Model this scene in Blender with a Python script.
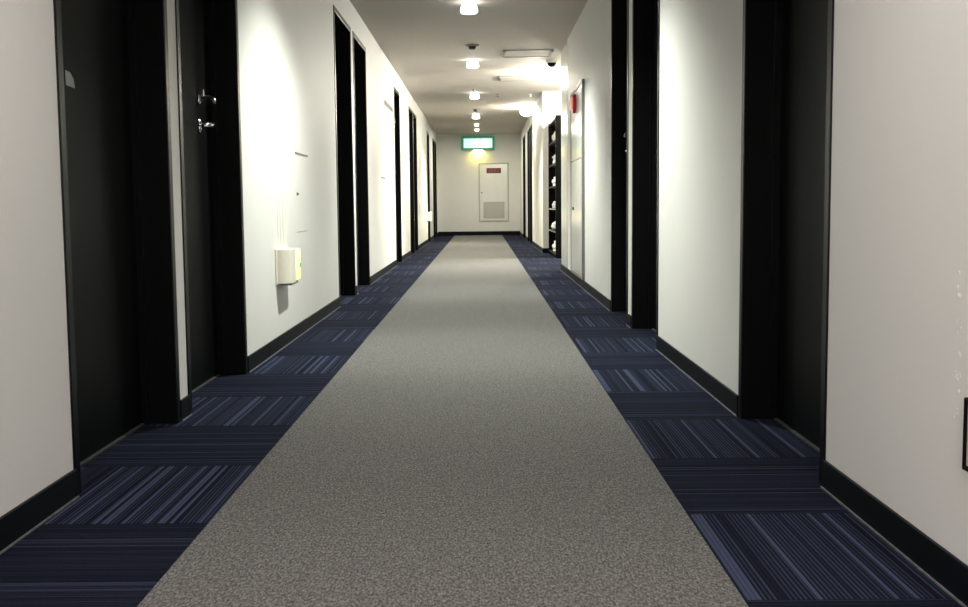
import bpy, bmesh, math, random
from mathutils import Vector, Matrix
random.seed(7)
C = bpy.context.scene.collection
for o in list(bpy.data.objects): bpy.data.objects.remove(o)
PI = math.pi

# ------------------------------------------------------------------ camera, world, exposure
CAM_H = 0.644
def look_axes(p, y, r):
    f = Vector((math.sin(y)*math.cos(p), math.cos(y)*math.cos(p), -math.sin(p)))
    r0 = Vector((math.cos(y), -math.sin(y), 0)); u0 = r0.cross(f)
    return f, r0*math.cos(r)+u0*math.sin(r), -r0*math.sin(r)+u0*math.cos(r)
F, R, U = look_axes(0.0899, 0.0014, -0.0091)
cd = bpy.data.cameras.new('camera'); cam = bpy.data.objects.new('camera', cd); C.objects.link(cam)
cd.sensor_width = 36; cd.sensor_fit = 'HORIZONTAL'; cd.lens = 1101.5/968*36
cd.clip_start = 0.02; cd.clip_end = 100
M = Matrix((R, U, -F)).transposed().to_4x4(); M.translation = Vector((0, 0, CAM_H)); cam.matrix_world = M
bpy.context.scene.camera = cam
w = bpy.data.worlds.new('world'); bpy.context.scene.world = w; w.use_nodes = True
w.node_tree.nodes['Background'].inputs[0].default_value = (0.5, 0.5, 0.5, 1)
w.node_tree.nodes['Background'].inputs[1].default_value = 0.0
vs = bpy.context.scene.view_settings
vs.view_transform = 'Standard'; vs.look = 'None'; vs.gamma = 1; vs.use_curve_mapping = False
vs.exposure = 2.65
LAMP_W = 46.0            # watts of each corridor lamp
ALCOVE_W = 40.0

# ------------------------------------------------------------------ dimensions
XL, XR, XR2, H, END, BACK = -0.916, 0.770, 0.800, 2.083, 22.87, -4.0
REC, DOOR_H = 0.10, 1.895
ALC0, ALC1, ALCX = 10.67, 14.40, 2.30

# ------------------------------------------------------------------ materials
def new_mat(name):
    m = bpy.data.materials.new(name); m.use_nodes = True
    nt = m.node_tree; b = nt.nodes['Principled BSDF']
    return m, nt, b
def simple(name, col, rough=0.5, metal=0.0, noise=0.06, scale=60, emit=None, es=0, coat=0, bump=0.0, spec=0.5):
    m, nt, b = new_mat(name)
    tc = nt.nodes.new('ShaderNodeTexCoord'); n = nt.nodes.new('ShaderNodeTexNoise')
    n.inputs['Scale'].default_value = scale; n.inputs['Detail'].default_value = 3
    nt.links.new(tc.outputs['Object'], n.inputs['Vector'])
    r = nt.nodes.new('ShaderNodeMapRange')
    r.inputs['From Min'].default_value = 0.3; r.inputs['From Max'].default_value = 0.7
    r.inputs['To Min'].default_value = 1-noise; r.inputs['To Max'].default_value = 1+noise
    nt.links.new(n.outputs['Fac'], r.inputs['Value'])
    mx = nt.nodes.new('ShaderNodeVectorMath'); mx.operation = 'SCALE'
    mx.inputs[0].default_value = col[:3]
    nt.links.new(r.outputs['Result'], mx.inputs['Scale'])
    nt.links.new(mx.outputs['Vector'], b.inputs['Base Color'])
    b.inputs['Roughness'].default_value = rough; b.inputs['Metallic'].default_value = metal; b.inputs['Specular IOR Level'].default_value = spec
    if coat: b.inputs['Coat Weight'].default_value = coat; b.inputs['Coat Roughness'].default_value = 0.12
    if emit: b.inputs['Emission Color'].default_value = (*emit, 1); b.inputs['Emission Strength'].default_value = es
    if bump:
        bp = nt.nodes.new('ShaderNodeBump'); bp.inputs['Strength'].default_value = bump; bp.inputs['Distance'].default_value = 0.002
        nt.links.new(n.outputs['Fac'], bp.inputs['Height']); nt.links.new(bp.outputs['Normal'], b.inputs['Normal'])
    return m
def math_node(nt, op, a, b=None):
    n = nt.nodes.new('ShaderNodeMath'); n.operation = op
    for i, v in enumerate((a, b)):
        if v is None: continue
        if isinstance(v, (int, float)): n.inputs[i].default_value = v
        else: nt.links.new(v, n.inputs[i])
    return n.outputs[0]
def wall_mat(name, col, streaks=False):
    m, nt, b = new_mat(name)
    tc = nt.nodes.new('ShaderNodeTexCoord')
    n1 = nt.nodes.new('ShaderNodeTexNoise'); n1.inputs['Scale'].default_value = 3.0; n1.inputs['Detail'].default_value = 4
    n2 = nt.nodes.new('ShaderNodeTexNoise'); n2.inputs['Scale'].default_value = 260; n2.inputs['Detail'].default_value = 2
    for n in (n1, n2): nt.links.new(tc.outputs['Object'], n.inputs['Vector'])
    f = math_node(nt, 'ADD', math_node(nt, 'MULTIPLY', n1.outputs['Fac'], 0.05), 0.95)
    f = math_node(nt, 'ADD', f, math_node(nt, 'MULTIPLY', n2.outputs['Fac'], 0.05))
    if streaks:    # three thin darker streaks on the wallpaper above the footlight, fading upward
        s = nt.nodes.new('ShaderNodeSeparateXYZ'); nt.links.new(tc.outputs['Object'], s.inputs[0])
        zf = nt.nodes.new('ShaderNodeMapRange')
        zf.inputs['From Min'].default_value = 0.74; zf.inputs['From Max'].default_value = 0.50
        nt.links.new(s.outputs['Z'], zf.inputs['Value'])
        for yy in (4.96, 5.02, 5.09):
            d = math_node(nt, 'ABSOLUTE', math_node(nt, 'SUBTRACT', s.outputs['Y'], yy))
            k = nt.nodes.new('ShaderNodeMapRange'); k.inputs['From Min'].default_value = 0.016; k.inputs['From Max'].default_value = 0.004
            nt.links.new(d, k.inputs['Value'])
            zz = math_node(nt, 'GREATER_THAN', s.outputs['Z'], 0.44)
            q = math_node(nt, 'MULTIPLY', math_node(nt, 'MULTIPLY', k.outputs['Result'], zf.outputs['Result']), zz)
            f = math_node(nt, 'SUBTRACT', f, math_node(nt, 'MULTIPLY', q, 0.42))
    mx = nt.nodes.new('ShaderNodeVectorMath'); mx.operation = 'SCALE'; mx.inputs[0].default_value = col
    nt.links.new(f, mx.inputs['Scale']); nt.links.new(mx.outputs['Vector'], b.inputs['Base Color'])
    b.inputs['Roughness'].default_value = 0.55
    bp = nt.nodes.new('ShaderNodeBump'); bp.inputs['Strength'].default_value = 0.15; bp.inputs['Distance'].default_value = 0.001
    nt.links.new(n2.outputs['Fac'], bp.inputs['Height']); nt.links.new(bp.outputs['Normal'], b.inputs['Normal'])
    return m
def runner_mat():
    m, nt, b = new_mat('grey_heather_carpet')
    tc = nt.nodes.new('ShaderNodeTexCoord')
    mp = nt.nodes.new('ShaderNodeMapping'); mp.inputs['Scale'].default_value = (1.0, 0.42, 1.0)
    nt.links.new(tc.outputs['Object'], mp.inputs['Vector'])
    n1 = nt.nodes.new('ShaderNodeTexNoise'); n1.inputs['Scale'].default_value = 230; n1.inputs['Detail'].default_value = 4; n1.inputs['Roughness'].default_value = 0.7
    n2 = nt.nodes.new('ShaderNodeTexVoronoi'); n2.inputs['Scale'].default_value = 150
    for n in (n1, n2): nt.links.new(mp.outputs['Vector'], n.inputs['Vector'])
    cr = nt.nodes.new('ShaderNodeValToRGB')
    e = cr.color_ramp.elements
    e[0].position = 0.33; e[0].color = (0.034, 0.032, 0.030, 1)
    e[1].position = 0.68; e[1].color = (0.24, 0.232, 0.225, 1)
    k = cr.color_ramp.elements.new(0.5); k.color = (0.112, 0.108, 0.103, 1)
    nt.links.new(n1.outputs['Fac'], cr.inputs['Fac'])
    nt.links.new(cr.outputs['Color'], b.inputs['Base Color'])
    b.inputs['Roughness'].default_value = 0.95; b.inputs['Specular IOR Level'].default_value = 0.15
    b.inputs['Sheen Weight'].default_value = 0.03
    bp = nt.nodes.new('ShaderNodeBump'); bp.inputs['Strength'].default_value = 0.25; bp.inputs['Distance'].default_value = 0.003
    nt.links.new(n1.outputs['Fac'], bp.inputs['Height']); nt.links.new(bp.outputs['Normal'], b.inputs['Normal'])
    return m
def tile_mat():
    m, nt, b = new_mat('navy_striped_carpet_tiles')
    tc = nt.nodes.new('ShaderNodeTexCoord'); s = nt.nodes.new('ShaderNodeSeparateXYZ')
    nt.links.new(tc.outputs['Object'], s.inputs[0])
    X, Y = s.outputs['X'], s.outputs['Y']
    right = math_node(nt, 'GREATER_THAN', X, 0.0)
    off = math_node(nt, 'ADD', math_node(nt, 'MULTIPLY', right, 0.032), 2.203-10.0)
    t = math_node(nt, 'DIVIDE', math_node(nt, 'SUBTRACT', Y, off), 0.5)
    ti = math_node(nt, 'FLOOR', t)
    fr = math_node(nt, 'FRACT', t)
    par = math_node(nt, 'MODULO', math_node(nt, 'ADD', math_node(nt, 'ADD', ti, right), 1.0), 2.0)   # 1 = stripes run along the corridor
    lon = math_node(nt, 'GREATER_THAN', par, 0.5)
    mixc = nt.nodes.new('ShaderNodeMix'); mixc.data_type = 'FLOAT'
    nt.links.new(lon, mixc.inputs[0]); nt.links.new(Y, mixc.inputs[2]); nt.links.new(X, mixc.inputs[3])
    c = math_node(nt, 'ADD', mixc.outputs[0], math_node(nt, 'MULTIPLY', ti, 3.71))
    u = math_node(nt, 'DIVIDE', c, 0.0083)
    ui = math_node(nt, 'FLOOR', u); uf = math_node(nt, 'FRACT', u)
    wn = nt.nodes.new('ShaderNodeTexWhiteNoise'); wn.noise_dimensions = '1D'; nt.links.new(ui, wn.inputs['W'])
    cr = nt.nodes.new('ShaderNodeValToRGB'); e = cr.color_ramp.elements
    e[0].position = 0.0; e[0].color = (0.03, 0.03, 0.03, 1)
    e[1].position = 1.0; e[1].color = (0.85, 0.85, 0.85, 1)
    for p, v in ((0.22, 0.22), (0.55, 0.34), (0.86, 0.48), (0.90, 0.72)):
        k = e.new(p); k.color = (v, v, v, 1)
    nt.links.new(wn.outputs['Value'], cr.inputs['Fac'])
    groove = math_node(nt, 'MULTIPLY', math_node(nt, 'GREATER_THAN', uf, math_node(nt, 'SUBTRACT', 0.42, math_node(nt, 'MULTIPLY', math_node(nt, 'GREATER_THAN', wn.outputs['Value'], 0.88), 0.30))), 1.0)
    sv = math_node(nt, 'MULTIPLY', cr.outputs['Color'], groove)
    amp = math_node(nt, 'ADD', math_node(nt, 'MULTIPLY', lon, 0.52), 0.48)
    sv = math_node(nt, 'MULTIPLY', sv, amp)
    # yarn loops
    n1 = nt.nodes.new('ShaderNodeTexNoise'); n1.inputs['Scale'].default_value = 260; n1.inputs['Detail'].default_value = 3
    nt.links.new(tc.outputs['Object'], n1.inputs['Vector'])
    lp = math_node(nt, 'ADD', math_node(nt, 'MULTIPLY', n1.outputs['Fac'], 0.9), 0.55)
    n3 = nt.nodes.new('ShaderNodeTexNoise'); n3.inputs['Scale'].default_value = 2.2
    nt.links.new(tc.outputs['Object'], n3.inputs['Vector'])
    sv = math_node(nt, 'MULTIPLY', sv, lp)
    seam = math_node(nt, 'GREATER_THAN', math_node(nt, 'ABSOLUTE', math_node(nt, 'SUBTRACT', fr, 0.5)), 0.494)
    sv = math_node(nt, 'MULTIPLY', sv, math_node(nt, 'SUBTRACT', 1.0, math_node(nt, 'MULTIPLY', seam, 0.6)))
    mx = nt.nodes.new('ShaderNodeMix'); mx.data_type = 'RGBA'
    nt.links.new(sv, mx.inputs[0])
    mx.inputs[6].default_value = (0.0060, 0.0070, 0.0130, 1); mx.inputs[7].default_value = (0.060, 0.071, 0.124, 1)
    nt.links.new(mx.outputs[2], b.inputs['Base Color'])
    b.inputs['Roughness'].default_value = 0.95; b.inputs['Specular IOR Level'].default_value = 0.02
    bp = nt.nodes.new('ShaderNodeBump'); bp.inputs['Strength'].default_value = 0.4; bp.inputs['Distance'].default_value = 0.002
    nt.links.new(n1.outputs['Fac'], bp.inputs['Height']); nt.links.new(bp.outputs['Normal'], b.inputs['Normal'])
    return m

WALL = (0.75, 0.742, 0.715)
m_wall = wall_mat('off_white_wallpaper', WALL)
m_wall_left = wall_mat('off_white_wallpaper_with_streaks', WALL, streaks=True)
m_ceil = simple('ceiling_board', (0.50, 0.465, 0.42), 0.8, noise=0.05, scale=90, bump=0.1)
m_runner = runner_mat(); m_tile = tile_mat()
m_leaf = simple('black_door_leaf', (0.0012, 0.0018, 0.0020), 0.42, noise=0.25, scale=25, spec=0.11)
m_frame = simple('black_steel_frame', (0.0016, 0.0018, 0.0020), 0.34, noise=0.15, scale=40, spec=0.2)
m_base = simple('dark_vinyl_baseboard', (0.0026, 0.0038, 0.0056), 0.5, noise=0.2, scale=30, spec=0.12)
m_edge = simple('worn_carpet_edge', (0.11, 0.11, 0.12), 0.8, noise=0.3, scale=40)
m_thresh = simple('worn_threshold', (0.06, 0.06, 0.06), 0.6, noise=0.3, scale=40, spec=0.2)
m_chrome = simple('polished_chrome', (0.75, 0.75, 0.74), 0.15, 1.0, noise=0.03)
m_white = simple('white_enamel', (0.74, 0.74, 0.71), 0.18, noise=0.03, scale=8, coat=0.4)
m_steel_panel = simple('glossy_white_steel', (0.66, 0.66, 0.63), 0.24, noise=0.04, scale=5, coat=0.15)
m_plastic = simple('cream_plastic', (0.78, 0.74, 0.64), 0.4, noise=0.03)
m_grey = simple('grey_metal', (0.23, 0.23, 0.22), 0.45, 0.3, noise=0.1)
m_darkgrey = simple('dark_metal', (0.045, 0.043, 0.04), 0.5, 0.2, noise=0.1)
m_black = simple('black_laminate', (0.0018, 0.0018, 0.0018), 0.45, noise=0.2, spec=0.1)
m_red = simple('red_lamp_lens', (0.30, 0.008, 0.008), 0.25, noise=0.05, emit=(1.0, 0.02, 0.02), es=0.015, coat=0.3)
m_pink = simple('pink_lamp_lens', (0.8, 0.35, 0.28), 0.2, noise=0.03, emit=(1.0, 0.45, 0.36), es=0.08)
m_redplate = simple('dark_red_plate', (0.14, 0.008, 0.006), 0.4, noise=0.1)
m_ink = simple('pale_lettering', (0.30, 0.13, 0.11), 0.5, noise=0.05)
m_glass_lamp = simple('frosted_lamp_glass', (0.9, 0.9, 0.88), 0.3, noise=0.01, emit=(1.0, 0.97, 0.92), es=1.3)
m_glow_lamp = simple('glowing_globe_glass', (0.9, 0.9, 0.85), 0.3, noise=0.01, emit=(1.0, 0.97, 0.80), es=4)
m_warm = simple('warm_lamp_glass', (0.9, 0.85, 0.6), 0.3, noise=0.01, emit=(1.0, 0.88, 0.45), es=1.6)
m_sign_face = simple('lit_sign_face', (0.25, 0.45, 0.40), 0.3, noise=0.02, emit=(0.66, 1.0, 0.93), es=0.15)
m_sign_pale = simple('lit_sign_symbol', (0.9, 0.95, 0.92), 0.3, noise=0.02, emit=(0.92, 1.0, 0.98), es=0.21)
m_sign_green = simple('green_sign_case', (0.01, 0.22, 0.10), 0.3, noise=0.05, emit=(0.0, 0.35, 0.17), es=0.04)
m_foot = simple('yellow_footlight_lens', (0.85, 0.80, 0.45), 0.35, noise=0.02, emit=(1.0, 0.88, 0.35), es=0.12)
m_foot_on = simple('lit_footlight_lens', (0.85, 0.80, 0.45), 0.35, noise=0.02, emit=(1.0, 0.88, 0.40), es=1.5)
m_green_led = simple('green_indicator', (0.05, 0.4, 0.15), 0.3, emit=(0.1, 0.8, 0.3), es=0.02)
m_linen = simple('white_linen', (0.80, 0.80, 0.78), 0.85, noise=0.06, scale=40, bump=0.3)
m_sticker = simple('pale_grey_sticker', (0.36, 0.35, 0.34), 0.6, noise=0.05)
m_flake = simple('peeling_paint', (0.74, 0.71, 0.66), 0.8, noise=0.15, scale=200)
m_beige = simple('beige_outlet_plastic', (0.50, 0.45, 0.36), 0.45, noise=0.03)
m_ceilwhite = simple('white_ceiling_fitting', (0.70, 0.69, 0.65), 0.4, noise=0.03)
m_alu = simple('aluminium_trim', (0.72, 0.72, 0.68), 0.22, 1.0, noise=0.03)
m_louvre = simple('grey_louvre', (0.46, 0.44, 0.38), 0.5, noise=0.05)

# ------------------------------------------------------------------ helpers
def box(bm, x0, x1, y0, y1, z0, z1, bev=0.0, mi=0):
    x0, x1 = sorted((x0, x1)); y0, y1 = sorted((y0, y1)); z0, z1 = sorted((z0, z1))
    v = [bm.verts.new((x, y, z)) for x in (x0, x1) for y in (y0, y1) for z in (z0, z1)]
    fs = [bm.faces.new([v[i] for i in q]) for q in ((0,1,3,2),(4,6,7,5),(0,4,5,1),(2,3,7,6),(0,2,6,4),(1,5,7,3))]
    for f in fs: f.material_index = mi
    if bev:
        es = list({e for f in fs for e in f.edges})
        bmesh.ops.bevel(bm, geom=es, offset=bev, segments=2, profile=0.5, affect='EDGES')
def lathe(bm, prof, centre=(0,0,0), axis='Z', n=24):
    """prof: list of (radius, height); closed where radius is 0."""
    cx, cy, cz = centre
    def P(r, h, a):
        p, q = r*math.cos(a), r*math.sin(a)
        if axis == 'Z': return (cx+p, cy+q, cz+h)
        if axis == 'X': return (cx+h, cy+p, cz+q)
        return (cx+p, cy+h, cz+q)
    rings = []
    for r, h in prof:
        if r <= 1e-6: rings.append([bm.verts.new(P(0, h, 0))])
        else: rings.append([bm.verts.new(P(r, h, 2*PI*i/n)) for i in range(n)])
    for a, b in zip(rings, rings[1:]):
        for i in range(n):
            j = (i+1) % n
            if len(a) == 1 and len(b) == 1: continue
            if len(a) == 1: bm.faces.new((a[0], b[i], b[j]))
            elif len(b) == 1: bm.faces.new((a[i], a[j], b[0]))
            else: bm.faces.new((a[i], a[j], b[j], b[i]))
def tube(bm, pts, r, n=10):
    pts = [Vector(p) for p in pts]; rings = []
    for i, p in enumerate(pts):
        d = (pts[min(i+1, len(pts)-1)] - pts[max(i-1, 0)]).normalized()
        a = d.orthogonal().normalized() if i == 0 else (a - d*a.dot(d)).normalized()
        b = d.cross(a)
        rr = r[i] if isinstance(r, (list, tuple)) else r
        rings.append([bm.verts.new(p + a*rr*math.cos(2*PI*k/n) + b*rr*math.sin(2*PI*k/n)) for k in range(n)])
    for A, B in zip(rings, rings[1:]):
        for k in range(n): bm.faces.new((A[k], A[(k+1)%n], B[(k+1)%n], B[k]))
    bm.faces.new(list(reversed(rings[0]))); bm.faces.new(rings[-1])
def obj(name, bm, mat, parent=None, smooth=False):
    bmesh.ops.recalc_face_normals(bm, faces=bm.faces[:])
    me = bpy.data.meshes.new(name); bm.to_mesh(me); bm.free()
    if smooth:
        for p in me.polygons: p.use_smooth = True
        try: me.set_sharp_from_angle(angle=math.radians(38))
        except Exception: pass
    for m in (mat if isinstance(mat, (list, tuple)) else (mat,)): me.materials.append(m)
    o = bpy.data.objects.new(name, me); C.objects.link(o)
    if parent: o.parent = parent
    return o
def NB(): return bmesh.new()
def tag(o, label=None, cat=None, group=None, kind=None):
    for k, v in (('label', label), ('category', cat), ('group', group), ('kind', kind)):
        if v: o[k] = v
    return o
def thing(name, label, cat, loc=(0,0,0), group=None, kind=None):
    o = bpy.data.objects.new(name, None); C.objects.link(o); o.location = loc; o.empty_display_size = 0.1
    return tag(o, label, cat, group, kind)
def copy_tree(o, parent=None):
    c = o.copy(); C.objects.link(c)
    if parent: c.parent = parent
    for ch in list(o.children): copy_tree(ch, c)
    return c

# ------------------------------------------------------------------ door positions
LEFT = [(2.416, 3.28), (3.378, 4.236), (7.02, 7.922), (8.058, 8.94), (11.78, 12.56), (14.16, 14.96), (15.00, 15.80), (18.80, 19.58), (20.95, 21.77), (21.83, 22.62)]
RIGHT = [(2.438, 3.273), (4.80, 5.645), (5.80, 6.553)]
RIGHT2 = [(17.40, 18.22), (18.28, 19.10), (20.05, 21.20)]

# ------------------------------------------------------------------ setting
def wall_with_openings(name, x, sgn, y0, y1, doors, mat):
    bm = NB(); xo = x + sgn*0.22; y = y0
    for a, b in doors:
        if a > y: box(bm, x, xo, y, a, 0, H)
        box(bm, x, xo, a, b, DOOR_H, H); y = b
    box(bm, x, xo, y, y1, 0, H)
    bmesh.ops.remove_doubles(bm, verts=bm.verts[:], dist=1e-5)
    return tag(obj(name, bm, mat), kind='structure')
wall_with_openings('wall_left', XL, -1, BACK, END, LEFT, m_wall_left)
wall_with_openings('wall_right', XR, 1, BACK, 9.86, RIGHT, m_wall)
wall_with_openings('wall_right_far', XR2, 1, ALC1, END, RIGHT2, m_wall)
bm = NB(); box(bm, XL-0.22, XR2+0.22, END, END+0.15, 0, H); tag(obj('wall_end', bm, m_wall), kind='structure')
bm = NB(); box(bm, XL-0.22, XR+0.22, BACK-0.15, BACK, 0, H); tag(obj('wall_back', bm, m_wall), kind='structure')
bm = NB(); box(bm, XR+0.22, ALCX, ALC0-0.15, ALC0, 0, H); tag(obj('wall_alcove_near', bm, m_wall), kind='structure')
bm = NB(); box(bm, XR2+0.22, ALCX, ALC1, ALC1+0.15, 0, H); tag(obj('wall_alcove_far', bm, m_wall), kind='structure')
bm = NB(); box(bm, ALCX, ALCX+0.15, ALC0-0.15, ALC1+0.15, 0, H); tag(obj('wall_alcove_back', bm, m_wall), kind='structure')
# glossy clad pilaster where the right wall ends at the alcove
bm = NB(); box(bm, XR, XR+0.22, 9.885, ALC0, 0, H, 0.004); tag(obj('wall_pilaster', bm, m_steel_panel), kind='structure')
bm = NB(); box(bm, XR+0.012, XR+0.2, 9.86, 9.885, 0, H); tag(obj('trim_1', bm, m_darkgrey), kind='structure')
bm = NB(); box(bm, XL-0.3, ALCX+0.15, BACK-0.15, END+0.15, H, H+0.12); tag(obj('ceiling', bm, m_ceil), kind='structure')
bm = NB(); box(bm, XL-0.3, ALCX+0.15, BACK-0.15, END+0.15, -0.1, 0); tag(obj('floor', bm, m_tile), kind='structure')

def segs(y0, y1, doors):
    out = []; y = y0
    for a, b in doors:
        out.append((y, a)); y = b
    out.append((y, y1)); return [s for s in out if s[1]-s[0] > 0.02]
BH, BT = 0.064, 0.007
def skirting(name, trim, x, sgn, ss):
    bm = NB(); bt = NB()
    for a, b in ss:
        box(bm, x, x-sgn*BT, a, b, 0.0, BH, 0.002)
        box(bt, x-sgn*BT, x-sgn*(BT+0.004), a, b, 0.0, 0.0030)
    tag(obj(name, bm, m_base), kind='structure'); tag(obj(trim, bt, m_edge), kind='structure')
skirting('baseboard_left', 'trim_2', XL, -1, segs(BACK, END, LEFT))
skirting('baseboard_right', 'trim_3', XR, 1, segs(BACK, ALC0, RIGHT))
skirting('baseboard_right_far', 'trim_4', XR2, 1, segs(ALC1, END, RIGHT2))
bm = NB(); box(bm, XL+BT, XR2-BT, END-0.012, END, 0, 0.085, 0.002); tag(obj('baseboard_end', bm, m_base), kind='structure')
bm = NB()
box(bm, XR2-BT, ALCX, ALC1-BT, ALC1, 0, BH, 0.002); box(bm, ALCX-BT, ALCX, ALC0, ALC1-BT, 0, BH, 0.002)
box(bm, XR, ALCX-BT, ALC0, ALC0+BT, 0, BH, 0.002)
tag(obj('baseboard_alcove', bm, m_base), kind='structure')

# grey carpet runner down the middle
bm = NB(); box(bm, -0.5605, 0.418, BACK+0.02, END-0.013, 0.0, 0.005, 0.0015)
tag(obj('carpet_runner', bm, m_runner), 'long grey heather carpet runner down the middle of the corridor floor', 'carpet')

# ------------------------------------------------------------------ doors
def make_door(n, x, sgn, y0, y1, label, sticker=False, near_knob=False, back=0.215):
    """x is the wall face; sgn points into the wall; the leaf is set back in a black steel frame."""
    root = thing('door_%d' % n, label, 'door', (x, (y0+y1)/2, 0), kind='structure')
    hw = (y1-y0)/2; s = sgn
    bm = NB(); j = 0.035; pr = -0.004*s; bk = (REC+0.06)*s
    box(bm, pr, bk, -hw, -hw+j, 0, DOOR_H, 0.003); box(bm, pr, bk, hw-j, hw, 0, DOOR_H, 0.003)
    box(bm, pr, bk, -hw+j, hw-j, DOOR_H-j, DOOR_H, 0.003)
    box(bm, REC*s*0.80, REC*s, hw-j-0.012, hw-j, 0, DOOR_H-j); box(bm, REC*s*0.80, REC*s, -hw+j, -hw+j+0.012, 0, DOOR_H-j)
    obj('frame', bm, m_frame, root)
    bm = NB(); box(bm, REC*s, (REC+0.04)*s, -hw+j+0.002, hw-j-0.002, 0.006, DOOR_H-j-0.002, 0.002)
    leaf = obj('leaf', bm, m_leaf, root)
    bm = NB(); box(bm, (REC-0.007)*s, (REC+0.05)*s, -hw+j, hw-j, 0, 0.004)
    obj('threshold', bm, m_thresh, root)
    hy = -hw + 0.085 if near_knob else hw - back
    # lever handle
    bm = NB()
    if near_knob:
        lathe(bm, [(0, 0), (0.026, 0), (0.028, -0.004*s), (0.012, -0.010*s), (0.010, -0.020*s), (0.020, -0.026*s), (0.024, -0.036*s), (0.016, -0.046*s), (0, -0.048*s)], (REC*s, hy, 0.935), 'X', 20)
    else:
        lathe(bm, [(0, 0), (0.024, 0), (0.026, -0.004*s), (0.022, -0.008*s), (0.009, -0.010*s), (0.009, -0.045*s), (0, -0.047*s)], (REC*s, hy, 0.935), 'X', 20)
        tube(bm, [((REC-0.045)*s, hy+0.008, 0.935), ((REC-0.052)*s, hy-0.01, 0.936), ((REC-0.053)*s, hy-0.06, 0.934), ((REC-0.050)*s, hy-0.105, 0.931), ((REC-0.042)*s, hy-0.115, 0.928)], [0.009, 0.0095, 0.0085, 0.008, 0.006])
    obj('door_knob' if near_knob else 'lever_handle', bm, m_chrome, leaf, True)
    # deadlock with thumb turn and curved guard
    bm = NB()
    lathe(bm, [(0, 0), (0.020, 0), (0.021, -0.004*s), (0.015, -0.008*s), (0, -0.009*s)], (REC*s, hy, 1.030), 'X', 20)
    if not near_knob:
        tube(bm, [((REC-0.006)*s, hy, 1.030), ((REC-0.030)*s, hy-0.004, 1.036), ((REC-0.050)*s, hy-0.012, 1.034), ((REC-0.060)*s, hy-0.020, 1.026), ((REC-0.062)*s, hy-0.024, 1.012)], [0.008, 0.0075, 0.007, 0.006, 0.005])
    lock = obj('deadlock', bm, m_chrome, leaf, True)
    bm = NB(); box(bm, (REC-0.008)*s, (REC-0.022)*s, hy-0.004, hy+0.004, 1.034, 1.066, 0.003)
    obj('thumb_turn', bm, m_chrome, lock)
    if sticker:
        bm = NB(); yy = -hw+j+0.274
        pts = [(0.012, 0.0), (0.010, 0.036), (0.040, 0.034), (0.062, 0.020), (0.070, -0.002)]
        a = [bm.verts.new((REC*s-0.0005*s, yy+p, 0.944+q)) for p, q in pts]; b = [bm.verts.new((REC*s-0.002*s, yy+p, 0.944+q)) for p, q in pts]
        bm.faces.new(a); bm.faces.new(b)
        for i in range(5): bm.faces.new((a[i], a[(i+1)%5], b[(i+1)%5], b[i]))
        obj('sticker', bm, m_sticker, leaf)['label'] = 'pale grey curved sticker'
    return root
lab_left = ['black recessed door nearest on the left, with a pale grey sticker',
 'black recessed door on the left just past the stickered door, chrome lock and lever',
 'black recessed door on the left just past the near cream footlight',
 'black recessed door on the left, far one of the pair past the near footlight',
 'lone black door on the left right after the long thin wall plate',
 'black door on the left, near one of the pair before the glowing footlight',
 'black door on the left, far one of the pair before the glowing footlight',
 'black door on the left right beside the glowing yellow footlight',
 'black door on the left, last but one before the end wall',
 'black door on the left closest to the end wall']
for i, (a, b) in enumerate(LEFT): make_door(i+1, XL, -1, a, b, lab_left[i], i == 0, i in (0, 2, 3))
lab_right = ['wide black recessed door nearest on the right, beside the black-rimmed outlet wall',
 'black recessed door on the right, second from the viewer, near one of a pair',
 'black recessed door on the right, third from the viewer, nearest to the red lamp cabinet']
for i, (a, b) in enumerate(RIGHT): make_door(i+11, XR, 1, a, b, lab_right[i], False, i < 2, 0.275)
lab_r2 = ['black door on the right first beyond the alcove with the black shelf',
 'black door on the right second beyond the alcove with the black shelf',
 'black door on the right closest to the end wall']
for i, (a, b) in enumerate(RIGHT2): make_door(i+14, XR2, 1, a, b, lab_r2[i])

# ------------------------------------------------------------------ ceiling lamps
def add_light(name, kind, loc, energy, col, parent, size=0.1, rot=None, spread=None):
    l = bpy.data.lights.new(name, kind); l.energy = energy; l.color = col
    if kind == 'AREA':
        l.shape = 'DISK'; l.size = size
        if spread: l.spread = spread
    else:
        l.shadow_soft_size = size
        if kind == 'SPOT': l.spot_size = spread or math.radians(112); l.spot_blend = 0.7
    o = bpy.data.objects.new(name, l); C.objects.link(o); o.location = loc
    if rot: o.rotation_euler = rot
    o.parent = parent; return o
def make_lamp(y, label, col=(0.96, 1.0, 0.90), power=LAMP_W, cone=130):
    root = thing('ceiling_lamp', label, 'lamp', (-0.076, y, H), 'lamps in a row along the ceiling centre')
    bm = NB(); lathe(bm, [(0, 0), (0.050, 0), (0.046, -0.004), (0, -0.004)], n=28)
    obj('ceiling_plate', bm, m_ceilwhite, root, True)
    bm = NB(); lathe(bm, [(0, -0.0045), (0.034, -0.0045), (0.048, -0.014), (0.057, -0.034), (0.062, -0.060), (0.060, -0.072), (0.048, -0.080), (0, -0.084)], n=28)
    obj('lamp_glass', bm, m_glass_lamp, root, True)
    add_light('lamp_light', 'SPOT', (0, 0, -0.09), power, col, root, 0.03, None, math.radians(cone))
    return root
nth = ['nearest to the viewer', 'second from the viewer', 'third from the viewer', 'fourth from the viewer', 'last before the green sign']
make_lamp(-1.93, 'unseen ceiling lamp added behind the viewer to brighten the near walls', (1.0, 0.94, 0.91), 112, 165)  # added out of view: strong pinkish fill for the near walls and floor
make_lamp(1.47, 'unseen ceiling lamp added above the frame nearest overhead of the viewer as fill', (1.0, 0.94, 0.90), 13.5, 150)  # also added out of view, weaker fill for the near end
make_lamp(4.84, 'white frosted ceiling lamp just above the frame over the second left door')
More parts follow.
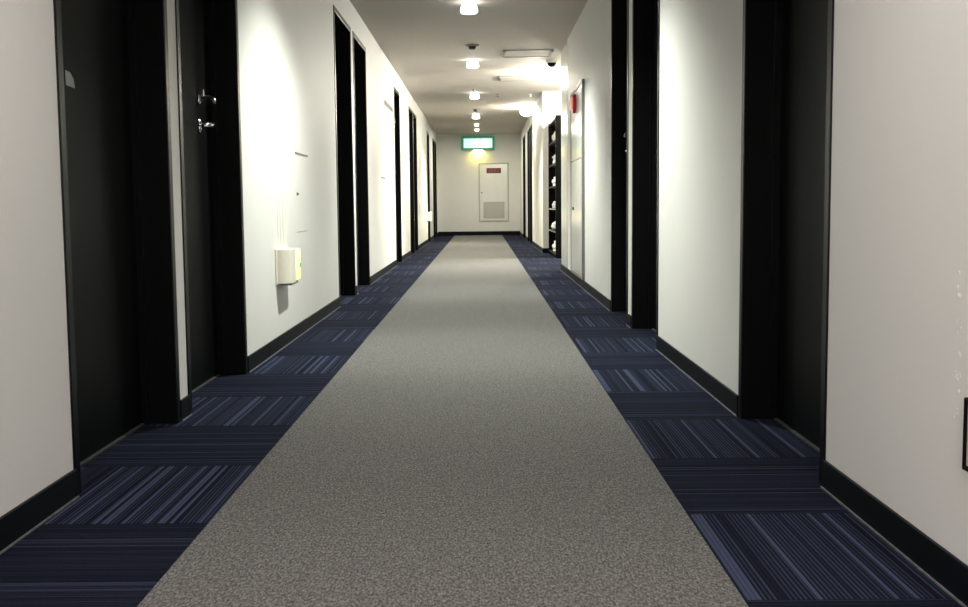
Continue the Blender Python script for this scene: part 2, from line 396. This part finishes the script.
for y, t in zip((8.03, 11.19, 14.45, 17.76), nth):
    make_lamp(y, 'white frosted ceiling lamp in the centre row, %s in view' % t, (0.96, 1.0, 0.90) if y < 12 else (1.0, 0.98, 0.80))
# small warm lamps close to the exit sign
for y, t in ((19.9, 'small warm ceiling lamp, farther from the green sign'), (21.2, 'small warm ceiling lamp right in front of the green sign')):
    root = thing('warm_ceiling_lamp', t, 'lamp', (-0.076, y, H), 'small warm lamps near the sign')
    bm = NB(); lathe(bm, [(0, 0), (0.05, 0), (0.05, -0.008), (0.036, -0.012), (0, -0.012)]); obj('ceiling_plate', bm, m_ceilwhite, root, True)
    bm = NB(); lathe(bm, [(0, -0.0125), (0.034, -0.0125), (0.04, -0.035), (0.03, -0.05), (0, -0.054)]); obj('lamp_glass', bm, m_warm, root, True)
    add_light('lamp_light', 'AREA', (0, 0, -0.057), 5 if y > 21 else 2, (1.0, 0.98, 0.84), root, 0.07)
# dome lamps by the alcove
def globe(x, y, r, power, label, k=0.28):
    root = thing('dome_lamp', label, 'lamp', (x, y, H), 'bright dome lamps along the right side of the ceiling')
    bm = NB(); lathe(bm, [(0, 0), (r*0.55, 0), (r*0.55, -0.012), (0, -0.012)]); obj('ceiling_plate', bm, m_ceilwhite, root, True)
    bm = NB(); lathe(bm, [(0, -0.0125)] + [(r*math.sin(a), -0.0125-r*k*(1-math.cos(a))) for a in [PI*k/12 for k in range(2, 12)]] + [(0, -0.0125-2*k*r)], n=28)
    obj('dome_glass', bm, m_glow_lamp, root, True)
    add_light('lamp_light', 'POINT', (0, 0, -0.05-2*k*r), power, (1.0, 0.95, 0.78), root, 0.05)
globe(0.60, 12.2, 0.13, 6, 'bright white dome lamp on the ceiling in front of the alcove')
globe(0.685, 16.6, 0.10, 6, 'bright white dome lamp above the right doors beyond the alcove', 0.62)
root = thing('alcove_ceiling_light', 'white round ceiling light inside the right alcove', 'lamp', (1.42, 12.9, H))
bm = NB(); lathe(bm, [(0, 0), (0.17, 0), (0.17, -0.02), (0, -0.02)]); obj('ceiling_plate', bm, m_ceilwhite, root, True)
bm = NB(); lathe(bm, [(0, -0.0205), (0.15, -0.0205), (0.155, -0.05), (0.12, -0.085), (0, -0.095)], n=32); obj('diffuser', bm, m_glow_lamp, root, True)
add_light('lamp_light', 'POINT', (0, 0, -0.16), ALCOVE_W, (1.0, 0.96, 0.84), root, 0.06)

# ------------------------------------------------------------------ ceiling fittings
def smoke_detector(y, label):
    root = thing('smoke_detector', label, 'detector', (-0.07, y, H), 'smoke detectors along the ceiling centre')
    bm = NB(); lathe(bm, [(0, 0), (0.062, 0), (0.062, -0.008), (0.05, -0.014), (0, -0.014)]); obj('base_ring', bm, m_grey, root, True)
    bm = NB(); lathe(bm, [(0, -0.014), (0.036, -0.014), (0.033, -0.034), (0.02, -0.042), (0, -0.042)]); obj('sensor_head', bm, m_darkgrey, root, True)
smoke_detector(10.15, 'dark smoke detector on the ceiling between the two nearest lamps in view')
smoke_detector(16.9, 'dark smoke detector on the ceiling between the third and fourth lamps')
def sprinkler(x, y, label, mat):
    root = thing('sprinkler_head', label, 'sprinkler', (x, y, H), 'sprinkler heads on the ceiling')
    bm = NB(); lathe(bm, [(0, 0), (0.028, 0), (0.026, -0.006), (0.010, -0.010), (0.010, -0.030), (0, -0.030)], n=16); obj('cup', bm, m_ceilwhite if mat is m_ceilwhite else m_grey, root, True)
    bm = NB(); lathe(bm, [(0, -0.034), (0.020, -0.034), (0.020, -0.038), (0, -0.038)], n=16)
    box(bm, -0.012, -0.009, -0.003, 0.003, -0.035, -0.026); box(bm, 0.009, 0.012, -0.003, 0.003, -0.035, -0.026)
    obj('deflector', bm, mat, root)
sprinkler(-0.09, 7.62, 'dark sprinkler head just before the nearest ceiling lamp in view', m_darkgrey)
sprinkler(-0.083, 14.0, 'dark sprinkler head just before the third ceiling lamp in view', m_darkgrey)
sprinkler(0.229, 14.65, 'dark sprinkler head right of the lamp row beyond the alcove light', m_darkgrey)
sprinkler(0.66, 14.69, 'pale sprinkler head on the bright ceiling at the far alcove corner', m_ceilwhite)
def hatch(y0, y1, label):
    x0, x1 = 0.215, 0.69
    root = thing('ceiling_hatch', label, 'hatch', ((x0+x1)/2, (y0+y1)/2, H), 'access hatches in the ceiling')
    a, b = (x1-x0)/2, (y1-y0)/2; t = 0.022; bm = NB()
    box(bm, -a, a, -b, -b+t, -0.006, 0, 0.001); box(bm, -a, a, b-t, b, -0.010, 0, 0.002)
    box(bm, -a, -a+t, -b+t, b-t, -0.010, 0, 0.002); box(bm, a-t, a, -b+t, b-t, -0.010, 0, 0.002)
    obj('frame', bm, m_grey, root)
    bm = NB(); box(bm, -a+t+0.003, a-t-0.003, -b+t+0.003, b-t-0.003, -0.006, 0); obj('panel', bm, m_ceil, root)
    for sx in (-1, 1):
        bm = NB(); lathe(bm, [(0, -0.010), (0.012, -0.010), (0.012, -0.020), (0, -0.022)], (sx*(a-0.011), -b+0.011, 0), n=14); obj('latch', bm, m_chrome, root, True)
hatch(10.50, 10.98, 'square metal framed ceiling hatch nearer the viewer, before the dome lamp')
hatch(12.62, 13.08, 'square metal framed ceiling hatch just beyond the dome lamp')
root = thing('dome_camera', 'small dark dome camera on a white base above the alcove entrance', 'camera', (0.72, 11.25, H))
bm = NB(); lathe(bm, [(0, 0), (0.06, 0), (0.06, -0.025), (0.052, -0.03), (0, -0.03)]); obj('base', bm, m_ceilwhite, root, True)
bm = NB(); lathe(bm, [(0, -0.03)] + [(0.046*math.cos(a), -0.0305-0.04*math.sin(a)) for a in [PI/2*k/6 for k in range(0, 6)]] + [(0, -0.0705)]); obj('dome', bm, m_black, root, True)

# ------------------------------------------------------------------ exit sign and end wall panel
root = thing('exit_sign', 'lit green and white emergency exit sign high on the end wall', 'sign', (-0.062, END, 1.754))
sw, sh, sd = 0.335, 0.275, 0.10
bm = NB(); t = 0.042
box(bm, -sw, sw, -sd, -0.002, 0, t, 0.004); box(bm, -sw, sw, -sd, -0.002, sh-t, sh, 0.004)
box(bm, -sw, -sw+t, -sd, -0.002, t, sh-t, 0.004); box(bm, sw-t, sw, -sd, -0.002, t, sh-t, 0.004)
box(bm, -sw+t, sw-t, -0.02, -0.002, t, sh-t)
obj('case', bm, m_sign_green, root)
bm = NB(); box(bm, -sw+t, sw-t, -sd+0.008, -0.022, t, sh-t); face = obj('lit_panel', bm, m_sign_face, root)
bm = NB(); yy = -sd+0.004      # pale running figure, doorway and arrow
def flat(pts):
    a = [bm.verts.new((x, yy, z)) for x, z in pts]; b = [bm.verts.new((x, yy+0.003, z)) for x, z in pts]; n = len(pts)
    bm.faces.new(a); bm.faces.new(list(reversed(b)))
    for i in range(n): bm.faces.new((a[i], a[(i+1)%n], b[(i+1)%n], b[i]))
flat([(-0.02+0.022*math.cos(2*PI*k/12), 0.205+0.022*math.sin(2*PI*k/12)) for k in range(12)])
flat([(-0.05, 0.18), (-0.02, 0.175), (0.0, 0.12), (-0.035, 0.11)])
flat([(-0.05, 0.18), (-0.085, 0.14), (-0.075, 0.13), (-0.04, 0.16)]); flat([(-0.02, 0.172), (0.03, 0.14), (0.026, 0.128), (-0.018, 0.15)])
flat([(-0.035, 0.115), (-0.06, 0.075), (-0.10, 0.06), (-0.098, 0.048), (-0.05, 0.06), (-0.012, 0.112)]); flat([(-0.012, 0.118), (0.025, 0.09), (0.015, 0.045), (0.003, 0.047), (0.008, 0.085), (-0.03, 0.11)])
flat([(0.08, 0.045), (0.21, 0.045), (0.21, 0.225), (0.08, 0.225)])
obj('running_figure', bm, m_sign_pale, face)
bm = NB(); box(bm, -0.10, 0.10, -sd+0.015, -0.025, -0.006, 0.0); obj('down_light_strip', bm, m_warm, root)
add_light('sign_light', 'AREA', (0, -0.06, -0.012), 0.45, (1.0, 0.80, 0.10), root, 0.10)

root = thing('access_panel', 'white access door with red plate and grille on the end wall', 'panel', (0.255, END, 0.283))
pw, ph = 0.31, 1.208
bm = NB(); t = 0.022
box(bm, -pw, pw, -0.012, 0, 0, t, 0.002); box(bm, -pw, pw, -0.012, 0, ph-t, ph, 0.002); box(bm, -pw, -pw+t, -0.012, 0, t, ph-t, 0.002); box(bm, pw-t, pw, -0.012, 0, t, ph-t, 0.002)
obj('frame', bm, m_louvre, root)
bm = NB(); box(bm, -pw+t+0.004, pw-t-0.004, -0.009, 0, t+0.004, ph-t-0.004, 0.002); leaf = obj('door', bm, m_white, root)
bm = NB(); box(bm, -0.146, 0.152, -0.013, -0.009, 0.995, 1.102, 0.002); pl = obj('name_plate', bm, m_redplate, leaf)
pl['label'] = 'dark red plate with pale lettering'
bm = NB()      # pale lettering too small in the photograph to read: strokes only
for k in range(4):
    cx = -0.085 + k*0.058
    box(bm, cx-0.02, cx+0.02, -0.0145, -0.013, 1.067, 1.073); box(bm, cx-0.022, cx+0.022, -0.0145, -0.013, 1.044, 1.050)
    box(bm, cx-0.003, cx+0.003, -0.0145, -0.013, 1.022, 1.080); box(bm, cx-0.02, cx-0.014, -0.0145, -0.013, 1.024, 1.044); box(bm, cx+0.014, cx+0.02, -0.0145, -0.013, 1.024, 1.044)
obj('lettering', bm, m_ink, pl)
bm = NB(); g0, g1, h0, h1 = -0.215, 0.217, 0.073, 0.407
box(bm, g0, g1, -0.016, -0.009, h0, h0+0.015); box(bm, g0, g1, -0.016, -0.009, h1-0.015, h1); box(bm, g0, g0+0.015, -0.016, -0.009, h0, h1); box(bm, g1-0.015, g1, -0.016, -0.009, h0, h1)
for k in range(14):
    z = h0+0.022+k*0.0212; box(bm, g0+0.015, g1-0.015, -0.0145, -0.0092, z, z+0.012)
obj('grille', bm, m_louvre, leaf)
bm = NB(); lathe(bm, [(0, -0.009), (0.016, -0.009), (0.016, -0.02), (0, -0.021)], (-0.25, 0, 0.6), 'Y', 14); obj('latch', bm, m_grey, leaf, True)

# ------------------------------------------------------------------ hydrant cabinet with red lamp
root = thing('hydrant_cabinet', 'tall glossy white hydrant cabinet with round red lamp on the right wall', 'cabinet', (XR, 8.78, 0.07))
cw, ch, dp = 0.53, 1.49, 0.022
bm = NB(); t = 0.03
box(bm, -dp, 0, -cw, -cw+t, 0, ch, 0.003); box(bm, -dp, 0, cw-t, cw, 0, ch, 0.003); box(bm, -dp, 0, -cw+t, cw-t, ch-t, ch, 0.003); box(bm, -dp, 0, -cw+t, cw-t, 0, t, 0.003)
obj('frame', bm, m_grey, root)
bm = NB(); box(bm, -dp+0.004, 0, -cw+t+0.003, cw-t-0.003, 0.92, ch-t-0.003, 0.002); up = obj('alarm_panel', bm, m_steel_panel, root)
bm = NB(); box(bm, -dp+0.004, 0, -cw+t+0.003, cw-t-0.003, t+0.003, 0.914, 0.002); lo = obj('door', bm, m_steel_panel, root)
bm = NB(); box(bm, -dp-0.004, -dp+0.004, 0.24, 0.32, 0.52, 0.545, 0.003); obj('handle', bm, m_darkgrey, lo)
yl, zl = 0.06, 1.36
bm = NB(); lathe(bm, [(0, -dp+0.004), (0.075, -dp+0.004), (0.075, -dp-0.020), (0.060, -dp-0.024), (0, -dp-0.024)], (0, yl, zl), 'X', 28); ring = obj('lamp_ring', bm, m_red, up, True)
bm = NB(); lathe(bm, [(0.052, -dp-0.024), (0.050, -dp-0.032), (0.036, -dp-0.042), (0.016, -dp-0.047), (0, -dp-0.048)], (0, yl, zl), 'X', 28); lens = obj('lamp_lens', bm, m_pink, ring, True); lens['label'] = 'pinkish lit lens'

# ------------------------------------------------------------------ footlights on the left wall
def footlight(y, z, label, lens_mat, lit):
    root = thing('footlight', label, 'light', (XL, y, z), 'footlights on the left wall')
    bm = NB(); box(bm, 0, 0.008, -0.15, 0.15, -0.005, 0.155, 0.003); obj('back_plate', bm, m_plastic, root)
    bm = NB(); n = 10; prof = []
    for k in range(n+1):
        a = PI/2*k/n; prof.append((0.008+0.058*math.sin(a), -0.135+0.05*(1-math.cos(a))))
    prof = [(0.008, -0.135)] + prof[1:] + [(0.066, 0.0), (0.008, 0.0)]
    lo_ = [bm.verts.new((x, yy, 0.0)) for x, yy in prof]; hi = [bm.verts.new((x, yy, 0.150)) for x, yy in prof]; m = len(prof)
    bm.faces.new(lo_); bm.faces.new(hi)
    for i in range(m): bm.faces.new((lo_[i], lo_[(i+1)%m], hi[(i+1)%m], hi[i]))
    obj('housing', bm, m_plastic, root, True)
    bm = NB(); box(bm, 0.008, 0.068, 0.002, 0.135, 0.004, 0.148, 0.008); lens = obj('lens', bm, lens_mat, root, True); lens['label'] = 'pale yellow lens'
    bm = NB(); box(bm, 0.067, 0.071, 0.10, 0.12, 0.06, 0.08, 0.001); obj('indicator', bm, m_green_led, lens)
    bm = NB(); box(bm, 0.010, 0.06, -0.08, 0.10, -0.012, 0.0, 0.003); obj('bottom_cap', bm, m_grey, root)
    if lit: add_light('footlight_glow', 'POINT', (0.16, 0.05, 0.05), 0.9, (1.0, 0.88, 0.5), root, 0.04)
footlight(5.02, 0.300, 'cream footlight box low on the left wall, nearest to the viewer', m_foot, False)
footlight(18.45, 0.375, 'glowing yellow footlight low on the left wall near the corridor end', m_foot_on, True)

# ------------------------------------------------------------------ small things on the left wall
def strip(name, y0, y1, z0, z1, d, mat, label, cat, group=None):
    bm = NB(); box(bm, XL, XL+d, y0, y1, z0, z1, min(d, z1-z0)*0.25)
    tag(obj(name, bm, mat), label, cat, group)
strip('wall_strip', 5.47, 5.85, 0.900, 0.909, 0.003, m_darkgrey, 'thin dark horizontal strip on the left wall above the near footlight', 'strip', 'thin dark wall strips')
strip('wall_strip', 10.16, 10.56, 0.892, 0.902, 0.003, m_darkgrey, 'thin dark horizontal strip on the left wall below the long grey plate', 'strip', 'thin dark wall strips')
strip('wire_clip', 5.47, 5.79, 0.513, 0.516, 0.0015, m_grey, 'faint thin grey wire clip beside the near footlight on the left wall', 'clip')
strip('wall_plate', 10.63, 11.57, 1.600, 1.645, 0.004, m_darkgrey, 'long thin grey plate high on the left wall before the lone door', 'plate')
bm = NB(); lathe(bm, [(0, 0), (0.009, 0), (0.009, 0.003), (0.003, 0.004), (0.003, 0.007), (0.005, 0.009), (0, 0.010)], (XL, 5.5, 0.703), 'X', 14)
tag(obj('wall_hook', bm, m_darkgrey, None, True), 'tiny dark hook on the left wall above the near footlight', 'hook')

# ------------------------------------------------------------------ outlet and peeling paint on the right wall
root = thing('wall_outlet', 'black-rimmed beige wall outlet at the right edge beside the nearest right door', 'outlet', (XR, 1.677, 0.276))
bm = NB(); oy, oz, t = 0.04, 0.058, 0.008
box(bm, -0.012, 0, -oy, -oy+t, -oz, oz, 0.002); box(bm, -0.012, 0, oy-t, oy, -oz, oz, 0.002); box(bm, -0.012, 0, -oy+t, oy-t, oz-t, oz, 0.002); box(bm, -0.012, 0, -oy+t, oy-t, -oz, -oz+t, 0.002)
obj('rim', bm, m_black, root)
bm = NB(); box(bm, -0.008, 0, -oy+t, oy-t, -oz+t, oz-t); pl = obj('plate', bm, m_beige, root)
for dz in (-0.02, 0.02):
    bm = NB()
    for dy in (-0.007, 0.007): box(bm, -0.0088, -0.008, dy-0.001, dy+0.001, dz-0.006, dz+0.006)
    obj('socket', bm, m_black, pl)
bm = NB()
for k in range(26):
    z = random.choice((0.30, 0.29, 0.33, 0.36, 0.40, 0.44, 0.47, 0.50, 0.53, 0.55)) + random.uniform(-0.012, 0.012)
    y = 1.765 + random.uniform(-0.008, 0.012); r = random.uniform(0.001, 0.0045)
    a = random.uniform(0, 6)
    pts = [(y + r*0.8*math.cos(a+q)*random.uniform(0.6, 1.1), z + r*1.7*math.sin(a+q)*random.uniform(0.6, 1.1)) for q in [2*PI*i/6 for i in range(6)]]
    base = [bm.verts.new((XR, p, q)) for p, q in pts]; top = bm.verts.new((XR-random.uniform(0.001, 0.0025), y, z))
    for i in range(6): bm.faces.new((base[i], base[(i+1)%6], top))
tag(obj('peeling_paint', bm, m_flake), 'small flakes of peeling paint above the outlet at the right edge', 'paint flakes', kind='stuff')

# ------------------------------------------------------------------ black shelf with white bundles in the alcove
SX, SY0, SY1, SH = 0.868, 12.95, 14.33, 1.67
root = thing('shelf_unit', 'tall black open shelf unit standing in the right alcove', 'shelf', (SX, SY0, 0))
L = SY1-SY0; D = 0.34
bm = NB(); box(bm, 0, D, 0, 0.03, 0, SH, 0.003); obj('side_panel', bm, m_black, root)
bm = NB(); box(bm, 0, D, L-0.03, L, 0, SH, 0.003); obj('side_panel', bm, m_black, root)
bm = NB(); box(bm, D-0.012, D, 0.03, L-0.03, 0, SH); obj('back_panel', bm, m_black, root)
shelf_z = [0.05, 0.317, 0.587, 0.857, 1.127, 1.397, SH-0.02]
for z in shelf_z:
    bm = NB(); box(bm, 0.004, D-0.012, 0.03, L-0.03, z-0.02, z, 0.002)
    s = obj('shelf', bm, m_black, root)
    if z < SH-0.1:
        bm = NB(); box(bm, 0.0, 0.004, 0.03, L-0.03, z-0.018, z-0.004); obj('edge_strip', bm, m_alu if z in (0.317, 0.587) else m_black, s)
def bundle(y, zi, sx, sy, sz, label):
    bm = NB(); bmesh.ops.create_icosphere(bm, subdivisions=3, radius=1.0)
    for v in bm.verts:
        n = v.co.normalized(); k = 1 + 0.13*math.sin(5*n.x+7*n.y+y*9) + 0.10*math.sin(9*n.z+4*n.x+y*5)
        v.co = Vector((n.x*sx*k, n.y*sy*k, max(n.z*k, -0.62)*sz))
    o = obj('linen_bundle', bm, m_linen, None, True)
    zmin = min(v.co.z for v in o.data.vertices)
    o.location = (SX+0.008+sx*1.16, SY0+y+0.10, shelf_z[zi]-zmin+0.0005)
    tag(o, label, 'bundle', 'white bundles on the black shelf')
bundle(0.80, 5, 0.10, 0.32, 0.095, 'white crumpled bundle on the top shelf of the black unit')
bundle(0.62, 4, 0.10, 0.46, 0.095, 'wide white crumpled bundle on the second shelf from the top, black unit')
bundle(0.82, 3, 0.10, 0.32, 0.085, 'white crumpled bundle on the third shelf from the top, black unit')
bundle(0.75, 2, 0.05, 0.06, 0.055, 'small white bundle alone on the fourth shelf from the top, black unit')
bundle(0.95, 1, 0.05, 0.07, 0.06, 'small white bundle alone on the fifth shelf from the top, black unit')
bundle(0.80, 0, 0.09, 0.26, 0.085, 'white crumpled bundle on the lowest shelf of the black unit')
